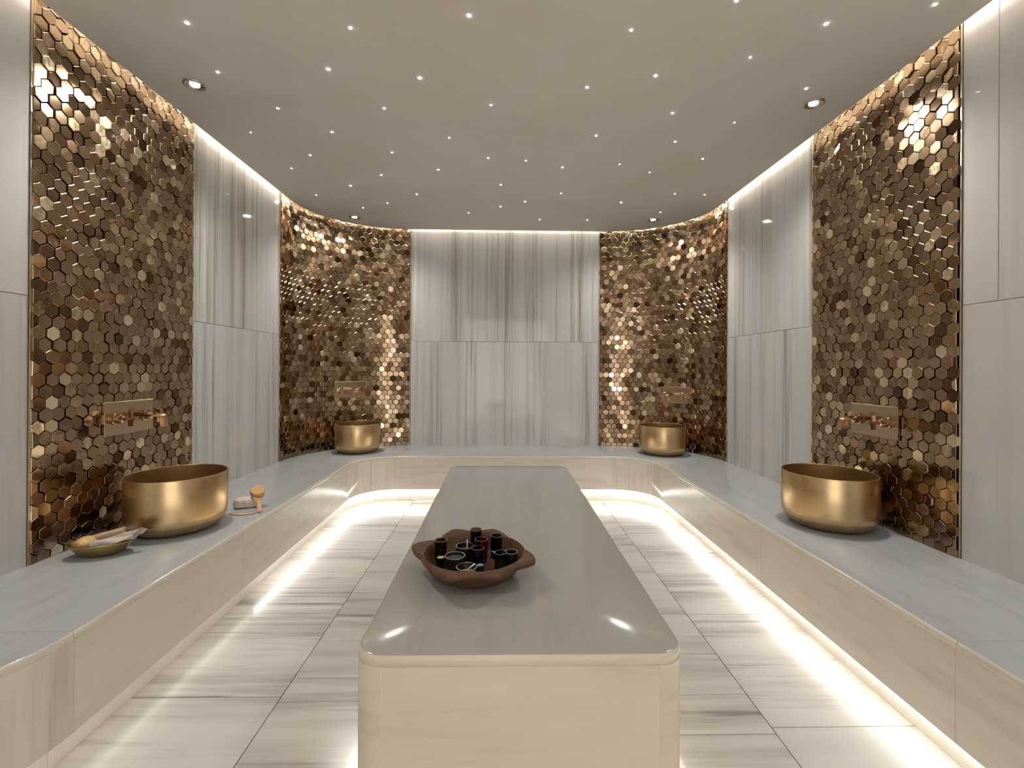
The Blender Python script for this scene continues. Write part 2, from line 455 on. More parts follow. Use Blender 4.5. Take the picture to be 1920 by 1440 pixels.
def mosaic(label, path, off=0.0):
    """path runs left to right as one looks at the wall from the room"""
    pts = [p for p, n in path]; cum = [0]
    for a, b in zip(pts, pts[1:]): cum.append(cum[-1]+(b-a).length)
    L = cum[-1]
    def at(s):
        s = min(max(s, 0), L); i = 0
        while i < len(cum)-2 and cum[i+1] < s: i += 1
        f = (s-cum[i])/(cum[i+1]-cum[i]); n = path[i][1].lerp(path[i+1][1], f).normalized()
        return pts[i].lerp(pts[i+1], f), n
    root = obj('mosaic_panel', sweep(path, rect(-.03, -.004, ZB, zt)), M['grout'])
    tag(root, label, 'mosaic')
    rows = int((zt-ZB)/ROW)+2; cols = int(L/PITCH)+2
    tiles = []
    for r in range(rows):
        for c in range(-1, cols):
            s = off+c*PITCH+(PITCH/2 if r % 2 else 0); z = ZB+.012+r*ROW
            poly = clip(HEX, .0008-s, L-.0008-s, 0)
            if poly: poly = clip(poly, ZB+.0005-z, zt-z, 1)
            if len(poly) < 3: continue
            w_ = max(p[0] for p in poly)-min(p[0] for p in poly); h_ = max(p[1] for p in poly)-min(p[1] for p in poly)
            if w_ < .005 or h_ < .005: continue
            full = len(poly) == 6 and w_ > PITCH-.004 and h_ > 2*RH-.001
            p, n = at(s)
            tdir = Vector((n.y, -n.x, 0)); n3 = Vector((n.x, n.y, 0))   # local x, y
            base = Matrix(((tdir.x, n3.x, 0, p.x), (tdir.y, n3.y, 0, p.y), (0, 0, 1, z), (0, 0, 0, 1)))
            big = random.random() < .26
            sg = 5.5 if big else 2.0
            tilt = Matrix.Rotation(math.radians(random.gauss(0, sg)), 4, 'Z') @ Matrix.Rotation(math.radians(random.gauss(0, sg*.9)), 4, 'X')
            q = random.choices(range(5), (3, 5, 4, 2, 1))[0]
            if not full: tilt = Matrix.Rotation(math.radians(random.gauss(0, .8)), 4, 'X'); q = min(q, 2)
            push = Matrix.Translation((0, random.uniform(-.001, .001), 0))
            Mx = base @ push @ tilt
            c3 = Vector((p.x, p.y, z)); v = c3-EYE; area = abs(v.normalized().dot(n3))/v.length_squared
            vis = z < ZC+.10*v.length and z < ZC+.02
            tiles.append((area if (full and vis) else -1, Mx, q, poly, full))
    tiles.sort(key=lambda a: -a[0])
    stuff = MB()
    for i, (a, Mx, q, poly, full) in enumerate(tiles):
        if i < 300 and a > 0:
            o = bpy.data.objects.new('hex_tile', TILE_MESH[q][0]); COL.objects.link(o); o.parent = root; o.matrix_local = Mx
        else:
            vs, fs = tile_geo([(-x, z) for x, z in reversed(poly)] if False else poly, TILE_MESH[q][1])
            if not full:
                pass
            stuff.add([Mx @ Vector(v) for v in vs], fs)
    o = obj('hex_tile_field', stuff, M['tile'], root, merge=False, fix=True); o['kind'] = 'stuff'
    return root
# local x of a tile points against the path direction on a right-handed frame, so paths run right to left here
def rev(p): return list(reversed(p))
mosaic('gold hexagon mosaic panel behind the large front left basin', rev(line((XL, ML0+.002), (XL, ML1-.002), NX)), .01)
mosaic('curved gold hexagon mosaic panel behind the back left basin', rev(cl_path), .004)
mosaic('curved gold hexagon mosaic panel behind the back right basin', rev(cr_path), .012)
mosaic('gold hexagon mosaic panel behind the large front right basin', rev(line((XR, MR1-.003), (XR, MR0+.003), PX)), .02)

# ------------------------------------------------------------------ floor tiles
def floor_tile(x0, x1, y0, y1):
    g = .0014; b = .001; w2, h2 = (x1-x0)/2-g, (y1-y0)/2-g
    R_ = lambda a, c, z: [(-a, -c, z), (a, -c, z), (a, c, z), (-a, c, z)]
    mb = MB().loft([R_(w2, h2, -.012), R_(w2, h2, -b), R_(w2-b, h2-b, 0)])
    obj('floor_tile', mb, M['floor_tile'], fl, loc=((x0+x1)/2, (y0+y1)/2, 0))
cols = [
    (-1.30, -.733, [-1.3, -.75, -.2, .30, .78, 1.20, 1.563, 2.058, 2.483, 2.965, 3.44, 3.90]),
    (-.733, -.212, [-1.3, -.80, -.3, .25, .70, 1.24, 1.657, 2.058, 2.50, 2.965, 3.44, 3.90]),
    (-.212, .312, [-1.3, -.70, -.1, .45, .95, 1.50, 2.06, 2.5, 2.96, 3.44, 3.90]),
    (.312, .835, [-1.3, -.80, -.2, .35, .90, 1.385, 1.556, 2.068, 2.49, 2.96, 3.44, 3.90]),
    (.835, 1.33, [-1.3, -.72, -.2, .40, .90, 1.41, 2.066, 2.486, 2.77, 3.30, 3.90])]
for x0, x1, ys in cols:
    for a, b in zip(ys, ys[1:]): floor_tile(x0, x1, a, b)

# ------------------------------------------------------------------ bench (U-shaped, one thing)
BLX, BRX, BBY, RA = -1.158, 1.215, 3.808, .305
bench = empty('marble_bench', (0, 3.0, 0), 'long U-shaped pale marble bench running along three walls, lit from beneath', 'bench')
bench.location = (0, 0, 0)
bl_c = (BLX+RA, BBY-RA); br_c = (BRX-RA, BBY-RA)
def unit(d): return d.normalized()
def corner_pair(C, c, a0, a1, n):
    W = arc(*C, a0, a1, n); F = arc(c[0], c[1], RA, RA, a0, a1, n)
    return [(wp, fp, fn) for (wp, _), (fp, fn) in zip(W, F)]
YC_L = (CL[1]+bl_c[1])/2
# pairs (wall point, front point, front normal) going left front -> back -> right front
NEAR = []
for i in range(0, 13):
    a = math.radians(-90+90*i/12); p = Vector((BLX-.40+.40*math.cos(a), 1.28+.40*math.sin(a)))
    NEAR.append((Vector((XL, p.y if i else .88)), p, Vector((math.cos(a), math.sin(a)))))
segL = lambda a, b: [(Vector((XL, a)), Vector((BLX, a)), NX), (Vector((XL, b)), Vector((BLX, b)), NX)]
segR = lambda a, b: [(Vector((XR, a)), Vector((BRX, a)), PX), (Vector((XR, b)), Vector((BRX, b)), PX)]
LC = corner_pair(CL, bl_c, 180, 90, 30); RC = corner_pair(CR, br_c, 90, 0, 30)
Ljoin = [(Vector((XL, 3.30)), Vector((BLX, 3.30)), NX)]+LC
Rjoin = RC+[(Vector((XR, 3.30)), Vector((BRX, 3.30)), PX)]
Bk = [(Vector((CL[0], YB)), Vector((bl_c[0], BBY)), BY), (Vector((CR[0], YB)), Vector((br_c[0], BBY)), BY)]
def lit_edge(o, material):      # same stone; warmer colour paints in the light on the rounded edge
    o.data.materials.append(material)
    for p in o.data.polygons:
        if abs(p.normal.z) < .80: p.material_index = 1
def top_slab(pairs, material, label=None):
    rings = []
    for wp, fp, fn in pairs:
        d = (fp-wp).normalized()
        def P(q, o, z): return (q.x+d.x*o, q.y+d.y*o, z)
        rings.append([P(wp, 0, ZB-.024), P(fp, -.002, ZB-.024), P(fp, 0, ZB-.022), P(fp, 0, ZB-.009), P(fp, -.0012, ZB-.0045), P(fp, -.0045, ZB-.0012), P(fp, -.009, ZB), P(wp, 0, ZB)])
    # hairline gap at both ends
    def shrink(r0, r1):
        out = []
        for a, b in zip(r0, r1):
            a, b = Vector(a), Vector(b); v = b-a; out.append(tuple(a+v.normalized()*.0008) if v.length > 1e-4 else tuple(a))
        return out
    rings[0] = shrink(rings[0], rings[1]); rings[-1] = shrink(rings[-1], rings[-2])
    o = obj('top_slab', MB().loft(rings), material, bench, True, 60)
    lit_edge(o, M['bench_front']); return o
BT, BTB = M['bench_top'], M['bench_top_back']
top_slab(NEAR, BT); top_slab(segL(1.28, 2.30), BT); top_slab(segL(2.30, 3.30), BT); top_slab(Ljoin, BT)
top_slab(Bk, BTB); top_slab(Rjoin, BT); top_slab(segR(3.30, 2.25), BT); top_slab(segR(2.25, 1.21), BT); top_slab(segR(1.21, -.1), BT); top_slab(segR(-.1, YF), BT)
ZF0 = .105
def front(path, material):
    rings = [[(p.x+n.x*o, p.y+n.y*o, z) for o, z in bev(-.02, 0, ZF0, ZB-.0241, .0012)] for p, n in path]
    def sh(r0, r1):
        return [tuple(Vector(a)+(Vector(b)-Vector(a)).normalized()*.0009) for a, b in zip(r0, r1)]
    rings[0] = sh(rings[0], rings[1]); rings[-1] = sh(rings[-1], rings[-2])
    # mesh origin at the middle so the veining differs slab to slab
    return obj('front_panel', MB().loft(rings), material, bench, True, 40)
def backing(path):
    return sweep(path, rect(-.066, -.020, ZF0+.006, ZF0+.02))
BF, BC = M['bench_front'], M['bench_corner']
near_f = [(p, n) for _, p, n in NEAR]
front(near_f, BC)
Lst = lambda a, b: line((BLX, a), (BLX, b), NX)
Rst = lambda a, b: line((BRX, a), (BRX, b), PX)
front(Lst(1.28, 2.098), BF); front(Lst(2.098, 3.0), BF); front(Lst(3.0, bl_c[1]), BF)
for a, b in ((180, 152), (152, 108), (108, 90)): front(arc(bl_c[0], bl_c[1], RA, RA, a, b, 8), BC)
front(line((bl_c[0], BBY), (.02, BBY), BY), BF); front(line((.02, BBY), (br_c[0], BBY), BY), BF)
for a, b in ((90, 66), (66, 34), (34, 0)): front(arc(br_c[0], br_c[1], RA, RA, a, b, 8), BC)
front(Rst(br_c[1], 3.02), BF); front(Rst(3.02, 2.14), BF); front(Rst(2.14, 1.212), BF); front(Rst(1.212, .3), BF); front(Rst(.3, YF), BF)
def core(path): obj('joint_filler', sweep(path, rect(-.019, -.0014, ZF0+.003, ZB-.0235)), M['plinth'], bench)
# full front path for plinth, underside and light strips
def off_path(o, lo=None):
    P = [(p, n) for p, n in near_f]+[(Vector((BLX, 1.9)), NX)]
    P += arc(bl_c[0], bl_c[1], RA, RA, 180, 90, 24)+arc(br_c[0], br_c[1], RA, RA, 90, 0, 24)+[(Vector((BRX, YF)), PX)]
    return P
full = off_path(0)
core(full)
obj('underside', sweep(full, rect(-.10, -.0205, ZF0+.004, ZF0+.02)), M['plinth'], bench)
PLO = -.068
def plinth(path):
    rings = [[(p.x+n.x*o, p.y+n.y*o, z) for o, z in bev(PLO-.02, PLO, .0, ZF0+.003, .001)] for p, n in path]
    def sh(r0, r1): return [tuple(Vector(a)+(Vector(b)-Vector(a)).normalized()*.0009) for a, b in zip(r0, r1)]
    rings[0] = sh(rings[0], rings[1]); rings[-1] = sh(rings[-1], rings[-2])
    obj('plinth_panel', MB().loft(rings), M['plinth'], bench, True, 40)
plinth(near_f); plinth(Lst(1.28, 2.2)); plinth(Lst(2.2, 3.1)); plinth(Lst(3.1, bl_c[1]))
for a, b in ((180, 150), (150, 120), (120, 90)): plinth(arc(bl_c[0], bl_c[1], RA, RA, a, b, 8))
for a, b in ((bl_c[0], -.45), (-.45, .02), (.02, .5), (.5, br_c[0])): plinth(line((a, BBY), (b, BBY), BY))
for a, b in ((90, 60), (60, 30), (30, 0)): plinth(arc(br_c[0], br_c[1], RA, RA, a, b, 8))
plinth(Rst(br_c[1], 2.6)); plinth(Rst(2.6, 1.7)); plinth(Rst(1.7, .8)); plinth(Rst(.8, YF))
E_B = emit('bench_light', (1, .98, .94), L_BENCH); E_BD = emit('bench_light_dim', (1, .95, .87), L_BENCH_DIM)
def led(path, material, h=.012): obj('led_strip', sweep(path, rect(-.054, -.053, ZF0-.003-h, ZF0-.003)), material, bench)
E_BW = emit('bench_light_wide', (1, .98, .94), L_BENCH*.34)
led(near_f+[(Vector((BLX, 2.26)), NX)], E_BD)
led([(Vector((BLX, 2.30)), NX)]+arc(bl_c[0], bl_c[1], RA, RA, 180, 172, 3), E_B)
led(arc(bl_c[0], bl_c[1], RA, RA, 170, 90, 16)+arc(br_c[0], br_c[1], RA, RA, 90, 0, 16)+[(Vector((BRX, YF)), PX)], E_BW, .040)

# ------------------------------------------------------------------ central marble table
TX0, TX1, TY0, TY1 = -.323, .411, 1.0, 2.965
tcx, tcy = (TX0+TX1)/2, (TY0+TY1)/2
table = empty('marble_table', (tcx, tcy, 0), 'large free-standing rounded marble massage table in the middle of the room, glowing at its foot', 'table')
def rr(hx, hy, r, n=8):
    out = []
    for cx, cy, a0 in ((hx-r, hy-r, 0), (-hx+r, hy-r, 90), (-hx+r, -hy+r, 180), (hx-r, -hy+r, 270)):
        for i in range(n+1):
            a = math.radians(a0+90*i/n); out.append((cx+r*math.cos(a), cy+r*math.sin(a)))
    return out
hx, hy, RT = (TX1-TX0)/2, (TY1-TY0)/2, .065
rings = []
for ins, z in ((.30, ZT-.024), (.0015, ZT-.024), (0, ZT-.0225), (0, ZT-.010), (.0015, ZT-.0045), (.005, ZT-.0012), (.010, ZT), (.30, ZT)):
    rings.append([(x, y, z) for x, y in rr(hx-ins, hy-ins, max(RT-ins, .005))])
lit_edge(obj('table_top', MB().loft(rings), M['table_top'], table, True, 60), M['table_side'])
ZL = .075
def tpanel(pts, nrm):      # flat or curved skirt piece
    path = [(Vector(p), Vector(n)) for p, n in zip(pts, nrm)]
    rings = [[(p.x+n.x*o, p.y+n.y*o, z) for o, z in bev(-.02, 0, ZL, ZT-.0241, .001)] for p, n in path]
    def sh(r0, r1): return [tuple(Vector(a)+(Vector(b)-Vector(a)).normalized()*.0008) for a, b in zip(r0, r1)]
    rings[0] = sh(rings[0], rings[1]); rings[-1] = sh(rings[-1], rings[-2])
    return obj('side_panel', MB().loft(rings), M['table_side'], table, True, 40)
for sy in (-1, 1): tpanel([(-hx+RT, sy*hy), (hx-RT, sy*hy)], [(0, sy), (0, sy)])
for sx in (-1, 1):
    for a, b in ((-hy+RT, 0), (0, hy-RT)): tpanel([(sx*hx, a), (sx*hx, b)], [(sx, 0), (sx, 0)])
for cx, cy, a0 in ((hx-RT, hy-RT, 0), (-hx+RT, hy-RT, 90), (-hx+RT, -hy+RT, 180), (hx-RT, -hy+RT, 270)):
    aa = [math.radians(a0+90*i/8) for i in range(9)]
    o = tpanel([(cx+RT*math.cos(a), cy+RT*math.sin(a)) for a in aa], [(math.cos(a), math.sin(a)) for a in aa]); o.name = 'corner_panel'
obj('joint_filler', MB().loft([[(x, y, z) for x, y in rr(hx-.0014, hy-.0014, RT-.0014)] for z in (ZL+.089, ZT-.0235)]), M['plinth'], table)
ui = .021
obj('underside', MB().loft([[(x, y, z) for x, y in rr(hx-ui, hy-ui, RT-ui)] for z in (ZL+.072, ZL+.09)]), M['plinth'], table)
pi_ = .125
obj('plinth', MB().loft([[(x, y, z) for x, y in rr(hx-pi_, hy-pi_, .03)] for z in (0, ZL+.0715)]), M['plinth'], table)
E_T = emit('table_light', (1, .95, .86), L_TABLE)
po, pin = rr(hx-.108, hy-.108, .03), rr(hx-.118, hy-.118, .025)
mb = MB(); n_ = len(po)
mb.loft([[(po[i][0], po[i][1], ZL+.058), (po[i][0], po[i][1], ZL+.068), (pin[i][0], pin[i][1], ZL+.068), (pin[i][0], pin[i][1], ZL+.058)] for i in range(n_)], closed=True)
obj('led_strip', mb, E_T, table)

# ------------------------------------------------------------------ downlights, added fill spots and star lights
E_SP = emit('downlight_lens', (1, .95, .88), 90)
def downlight(x, y, label, power=L_SPOT):
    r = empty('downlight', (x, y, ZC), label, 'ceiling light')
    obj('trim_ring', MB().lathe([(.030, 0), (.046, 0), (.048, -.002), (.046, -.005), (.036, -.0055), (.031, -.003)], 36, close=True), M['chrome'], r, True)
    obj('lens', MB().lathe([(0, -.0008), (.019, -.0008), (.019, -.003), (0, -.004)], 28), E_SP, r)
    obj('reflector', MB().lathe([(.0192, -.0005), (.0305, -.0005), (.0305, -.0032), (.0192, -.0012)], 28, close=True), M['chrome'], r, True)
    ld = bpy.data.lights.new('downlight_lamp', 'SPOT'); ld.energy = power; ld.color = (1, .96, .89); ld.spot_size = math.radians(150); ld.spot_blend = .8
    ld.shadow_soft_size = .07
    lo = bpy.data.objects.new('downlight_lamp', ld); COL.objects.link(lo); lo.parent = r; lo.location = (0, 0, -.012)
downlight(-1.40, 2.12, 'recessed round downlight above the front left basin')
downlight(1.48, 2.18, 'recessed round downlight above the front right basin')
downlight(-1.26, 3.94, 'recessed round downlight above the back left basin')
downlight(1.275, 3.91, 'recessed round downlight above the back right basin')
for x, y in ((-1.35, .1), (1.40, .1), (0.04, .1)):  # unseen spots added to brighten the near room, no fixtures modelled
    ld = bpy.data.lights.new('rear_fill_spot', 'SPOT'); ld.energy = L_FILL; ld.color = (1, .95, .88); ld.spot_size = math.radians(140); ld.spot_blend = .9
    ld.shadow_soft_size = .06; lo = bpy.data.objects.new('rear_fill_spot', ld); COL.objects.link(lo); lo.location = (x, y, ZC-.012)

ONES = 'zero one two three four five six seven eight nine ten eleven twelve thirteen fourteen fifteen sixteen seventeen eighteen nineteen'.split()
TENS = 'zero ten twenty thirty forty fifty sixty seventy eighty ninety'.split()
def words(n): return ONES[n] if n < 20 else TENS[n//10]+('-'+ONES[n % 10] if n % 10 else '')
stars = [(-0.573, 1.73, 2), (-0.127, 1.657, 3), (0.472, 1.711, 1), (-0.745, 1.972, 3), (-0.368, 2.02, 3), (0.651, 1.974, 3), (0.372, 2.064, 2), (-1.104, 2.277, 2), (-0.583, 2.261, 2), (-0.063, 2.217, 1), (0.83, 2.259, 2), (1.177, 2.335, 0), (-0.921, 2.497, 2), (-0.3, 2.539, 1), (0.499, 2.491, 2), (0.95, 2.543, 2), (-1.151, 2.772, 2), (-0.655, 2.723, 1), (-0.094, 2.775, 2), (0.135, 2.804, 1), (0.368, 2.887, 2), (0.714, 2.833, 0), (0.935, 2.941, 0), (1.191, 2.743, 2), (-1.347, 2.96, 1), (-0.802, 3.043, 2), (-0.416, 2.95, 2), (-1.062, 3.23, 3), (-0.019, 3.176, 2), (-1.37, 3.412, 1), (-0.63, 3.371, 2), (0.414, 3.314, 1), (0.891, 3.482, 3), (1.231, 3.295, 1), (1.451, 3.306, 1), (-0.889, 3.558, 1), (-1.107, 3.67, 1), (0.163, 3.488, 3), (-0.022, 3.602, 2), (-0.282, 3.756, 1), (0.307, 3.903, 1), (0.711, 3.901, 1), (1.26, 3.686, 1), (0.794, 1.564, 2), (-1.167, 1.722, 3), (-1.228, 2.005, 2), (-1.362, 2.514, 0), (1.173, 1.66, 3), (1.483, 1.562, 2), (0.994, 1.847, 0), (1.355, 2.044, 2)]
E_ST = emit('star_light', (.92, 1, .97), 26)
SM = []
for r in (.0026, .0038, .0050, .0066):
    me = MB().lathe([(r, 0), (r, -.0012), (r*.5, -.0030), (0, -.0034)], 12).mesh('star_light'); me.materials.append(E_ST); SM.append(me)
kz = ZC-1.1; kf = kz/1.265
for x, y, sz in stars:
    o = bpy.data.objects.new('star_light', SM[sz]); COL.objects.link(o); o.location = (x*kf, y*kf, ZC)
    v = Vector((x*kf, y*kf, ZC))-EYE
    px, py = 50+100*F_PX*v.dot(r2)/v.dot(fw)/1920, 100*(690.3-F_PX*v.dot(u2)/v.dot(fw))/1440
    tag(o, '%s star light, %s percent across the photo and %s percent down from its top' % (('faint', 'small', 'tiny white', 'bright')[sz], words(round(px)), words(round(py))), 'star light', 'star lights scattered over the ceiling')

# ------------------------------------------------------------------ basins
def basin(x, y, label, r=.193, h=.246):
    o_, pr = MB(), []
    rb = .075
    prof = [(0, 0), (r-rb-.02, 0)]
    for i in range(0, 11):
        a = math.radians(-80+80*i/10); prof.append((r-rb+rb*math.cos(a)-.001, rb+rb*math.sin(a)-.0))
    prof = [(a, max(z, 0)) for a, z in prof]
    prof += [(r, rb+.05), (r, h-.002), (r-.001, h), (r-.0035, h), (r-.0045, h-.002)]
    o_.lathe(prof, 96)
    o_.f = [f for f in o_.f if len(f) == 4]
    root = obj('vessel_basin', o_, M['brass'], None, True, 50, loc=(x, y, ZB)); tag(root, label, 'basin')
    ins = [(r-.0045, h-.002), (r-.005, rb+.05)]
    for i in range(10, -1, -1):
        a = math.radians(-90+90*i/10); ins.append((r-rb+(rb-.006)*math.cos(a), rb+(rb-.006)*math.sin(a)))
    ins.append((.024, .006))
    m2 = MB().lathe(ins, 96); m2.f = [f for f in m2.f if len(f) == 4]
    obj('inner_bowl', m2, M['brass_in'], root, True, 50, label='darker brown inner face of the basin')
    obj('drain', MB().lathe([(0, .0085), (.018, .0085), (.023, .007), (.0245, .004)], 24), M['tap'], root, True)
basin(-1.454, 2.107, 'large brushed brass basin, front left, beside the scrubbing brush')
basin(1.536, 2.145, 'large brushed brass basin standing front right on the bench')
basin(-1.243, 4.014, 'brushed brass basin in the rounded back left corner', .190)
basin(1.375, 3.937, 'brushed brass basin in the rounded back right corner', .191)

# ------------------------------------------------------------------ wall taps: local x right along wall (seen from room), y out of the wall
def faucet(p, n, z, label):
    tdir = Vector((n.y, -n.x)); ang = math.atan2(tdir.y, tdir.x)
    r = empty('wall_faucet', (p.x, p.y, z), label, 'faucet', rz=ang)
    y0 = .0165
    pl_ = MB(); b = .0015
    W, H = .137, .0735
    ring = lambda a, c, y: [(-a, y, -c), (a, y, -c), (a, y, c), (-a, y, c)]
    pl_.loft([ring(W, H, .012), ring(W, H, y0+.006-b), ring(W-b, H-b, y0+.006)])
    obj('wall_plate', pl_, M['tap_plate'], r)
    ys = y0+.006
    # spout: flat bar that curls down at its end
    pts = [(0, 0)]; L, Rr = .150, .034
    pts += [(L, 0)]
    rings = []; hw, ht = .0125, .0095
    cl = [(ys, 0, 0), (ys+L-.03, 0, 0)]
    path = [(ys, .012, 0)]
    path += [(ys+L-Rr, .012, 0)]
    for i in range(1, 9):
        a = math.radians(90*i/8); path.append((ys+L-Rr+Rr*math.sin(a), .012-Rr+Rr*math.cos(a), a))
    path.append((ys+L, .012-Rr-.022, math.radians(90)))
    for yy, zz, a in path:
        nz, ny = math.cos(a), math.sin(a)
        rings.append([(-hw, yy+ny*ht, zz+nz*ht), (hw, yy+ny*ht, zz+nz*ht), (hw, yy-ny*ht, zz-nz*ht), (-hw, yy-ny*ht, zz-nz*ht)])
    obj('spout', MB().loft(rings), M['tap'], r, True, 40)
    for sx in (-1, 1):
        bd = MB(); prof = [(.0, 0), (.027, 0), (.027, .006), (.021, .008), (.021, .030), (.017, .033), (.0, .033)]
        # lathe about y
        tmp = MB().lathe(prof, 28); bd.add([(x+sx*.085, ys+zz, yy) for x, yy, zz in tmp.v], tmp.f)
        hd = obj('handle', bd, M['tap'], r, True, 40)
        cr = MB()
        cr.tube([(sx*.085, ys+.033, 0), (sx*.085, ys+.075, 0)], .006, 12)
        t_ = .0055
        cr.box(sx*.085-.033, sx*.085+.033, ys+.060, ys+.074, -t_, t_)
        cr.box(sx*.085-t_, sx*.085+t_, ys+.0602, ys+.0738, -.033, .033)
        obj('cross_lever', cr, M['tap'], hd, merge=False)
    return r
def arc_pt(C, deg):
    a = math.radians(deg); return Vector((C[0]+C[2]*math.cos(a), C[1]+C[3]*math.sin(a))), -Vector((math.cos(a)/C[2], math.sin(a)/C[3])).normalized()
faucet(Vector((XL, 2.135)), NX, .873, 'brass wall faucet with two cross handles over the front left basin')
faucet(Vector((XR, 2.142)), PX, .867, 'brass wall faucet with two cross handles over the front right basin')
p, n = arc_pt(CL, 127.4); faucet(p, n, .905, 'brass wall faucet with two cross handles over the back left basin')
p, n = arc_pt(CR, 41.9); faucet(p, n, .874, 'brass wall faucet with two cross handles over the back right basin')

# ------------------------------------------------------------------ wooden tray with lugs
TC = Vector((-.083, 1.405))
tips = [(-22, .196), (71.5, .185), (115, .190), (171, .198), (250, .190), (296, .188)]
def rim_r(th):
    r = .157
    for a, R_ in tips:
        d = abs((math.degrees(th)-a+180) % 360-180)
        r = max(r, .157+(R_-.157)*max(0, 1-(d/25.0)**1.05))
    return r
N = 180
def tray_mesh():
    mb = MB(); rings = []
    def ring(fr, z):
        rings.append([(fr(2*PI*i/N)*math.cos(2*PI*i/N), fr(2*PI*i/N)*math.sin(2*PI*i/N), z if not callable(z) else z(2*PI*i/N)) for i in range(N)])
    lug = lambda th: (rim_r(th)-.157)
    ring(lambda t_: .001, 0); ring(lambda t_: .095, 0); ring(lambda t_: .112, .006); ring(lambda t_: .134, .022); ring(lambda t_: .150, .045)
    ring(lambda t_: .153, .050)
    ring(lambda t_: rim_r(t_)-.004*min(1, lug(t_)/.006), lambda t_: .052+.002*min(1, lug(t_)/.01))
    ring(lambda t_: rim_r(t_), lambda t_: .058+.004*min(1, lug(t_)/.02))
    ring(lambda t_: rim_r(t_)-.001, lambda t_: .066+.006*min(1, lug(t_)/.03))
    ring(lambda t_: rim_r(t_)-.006, lambda t_: .070+.006*min(1, lug(t_)/.03))
    ring(lambda t_: .1505, .0695); ring(lambda t_: .148, .066); ring(lambda t_: .140, .045); ring(lambda t_: .130, .025); ring(lambda t_: .118, .0155); ring(lambda t_: .001, .0145)
    mb.loft(rings)
    return mb
tray = obj('wooden_tray', tray_mesh(), M['tray_wood'], None, True, 50, loc=(TC.x, TC.y, ZT))
tag(tray, 'dark carved wooden tray with pointed lugs on the marble table, full of small cups', 'tray')
ZTR = ZT+.0152
def cup(name, x, y, r, h, material, label, cat, rimmat=None, fill=None, fillz=.5, wall=.0018, taper=.92):
    e = .0003 if wall < .0015 else .0008
    pr = [(0, 0), (r*taper, 0), (r, h), (r-wall, h), (r*taper-wall, wall+.002), (0, wall+.002)]
    o = obj(name, MB().lathe(pr, 32), material, None, True, 40, loc=(x, y, ZTR)); tag(o, label, cat)
    if rimmat: obj('rim', MB().lathe([(r-wall-e, h-.0002), (r+e, h-.0002), (r+e, h+2*e), (r-wall-e, h+2*e)], 32, close=True), rimmat, o, label='pale shiny rim')
    if fill:
        fr = r-wall-.0006-(1-fillz)*r*(1-taper); obj('contents', MB().lathe([(0, wall+.0025), (r*taper-wall-.0006, wall+.0025), (fr, h*fillz), (fr*.6, h*fillz+.002), (0, h*fillz+.0025)], 24), fill, o, True)
    return o
SR = M['silver_rim']
cup('amber_glass', -.190, 1.453, .0196, .068, M['g_amber'], 'brown amber shot glass at the far left inside the tray', 'glass', SR, wall=.0012)
cup('tall_glass', -.083, 1.505, .0185, .083, M['g_purple'], 'tall faint purple glass at the back of the tray', 'glass', SR, wall=.0012)
cup('brown_glass', -.016, 1.484, .0194, .070, M['g_brown'], 'dark brown glass at the back right inside the tray', 'glass', SR, wall=.0012)
cup('red_glass', -.063, 1.453, .0200, .070, M['g_red'], 'bright red glass in the middle of the tray', 'glass', SR, wall=.0012)
cup('purple_glass', -.072, 1.409, .0195, .060, M['g_purple'], 'dark purple shot glass just in front of the red glass', 'glass', SR, wall=.0012)
cup('black_cup', -.115, 1.465, .0290, .044, M['black_cup'], 'black cup with white spoon and pale rim, behind the middle', 'cup', SR, M['black_powder'], .72)
cup('black_cup', -.139, 1.388, .0300, .044, M['black_cup'], 'black cup with pale rim at the left front of the tray', 'cup', SR, M['black_powder'], .85)
cup('glass_bowl', -.100, 1.334, .0300, .034, M['g_clear'], 'clear glass cup of grey salt at the front of the tray', 'cup', SR, M['salt'], .5)
cup('cream_jar', -.184, 1.407, .0140, .034, M['g_amber'], 'small jar of yellow cream by the left side of the tray', 'jar', None, M['yellow_lid'], .93)
cup('teal_jar', -.062, 1.360, .0125, .030, M['g_clear'], 'small jar of teal salt beside the clear glass cup', 'jar', None, M['teal'], .95)
cup('black_cup', .030, 1.416, .0200, .044, M['black_cup'], 'black cup with pale rim at the right side of the tray', 'cup', SR, M['black_powder'], .72)
g = cup('green_glass', -.003, 1.388, .0190, .054, M['g_green'], 'green glass with a pouring lip in front of the right black cup', 'glass', SR, wall=.0012)
obj('pouring_lip', MB().add([(-.016, .008, .052), (-.016, -.006, .052), (-.029, .004, .056), (-.016, .008, .0545), (-.016, -.006, .0545), (-.029, .004, .0578)], [(0, 1, 2), (3, 5, 4), (0, 3, 4, 1), (1, 4, 5, 2), (2, 5, 3, 0)]), SR, g)
cup('green_jar', .000, 1.349, .0115, .018, M['g_clear'], 'tiny jar of pale green paste at the front right of the tray', 'jar', None, M['paleg'], .95)
def spoon(x, y, z, dx, dy, dz, L, material, label, br=.0065):
    o = empty('spoon', (x, y, z), label, 'spoon')
    d = Vector((dx, dy, dz)).normalized()
    obj('handle', MB().tube([d*.004, d*(L*.5), d*L], [.0013, .0015, .0021], 8), material, o, True)
    obj('bowl', MB().lathe([(0, -.0022), (br*.7, -.0012), (br, .0004), (br*.7, 0), (0, -.001)], 18, sy=.8), material, o, True)
spoon(-.108, 1.452, ZTR+.0372, .0, .30, 1, .030, M['white_spoon'], 'small white spoon standing in the black cup')
spoon(-.104, 1.330, ZTR+.0235, .55, .15, .36, .034, M['silver_rim'], 'small metal spoon resting in the clear glass cup')

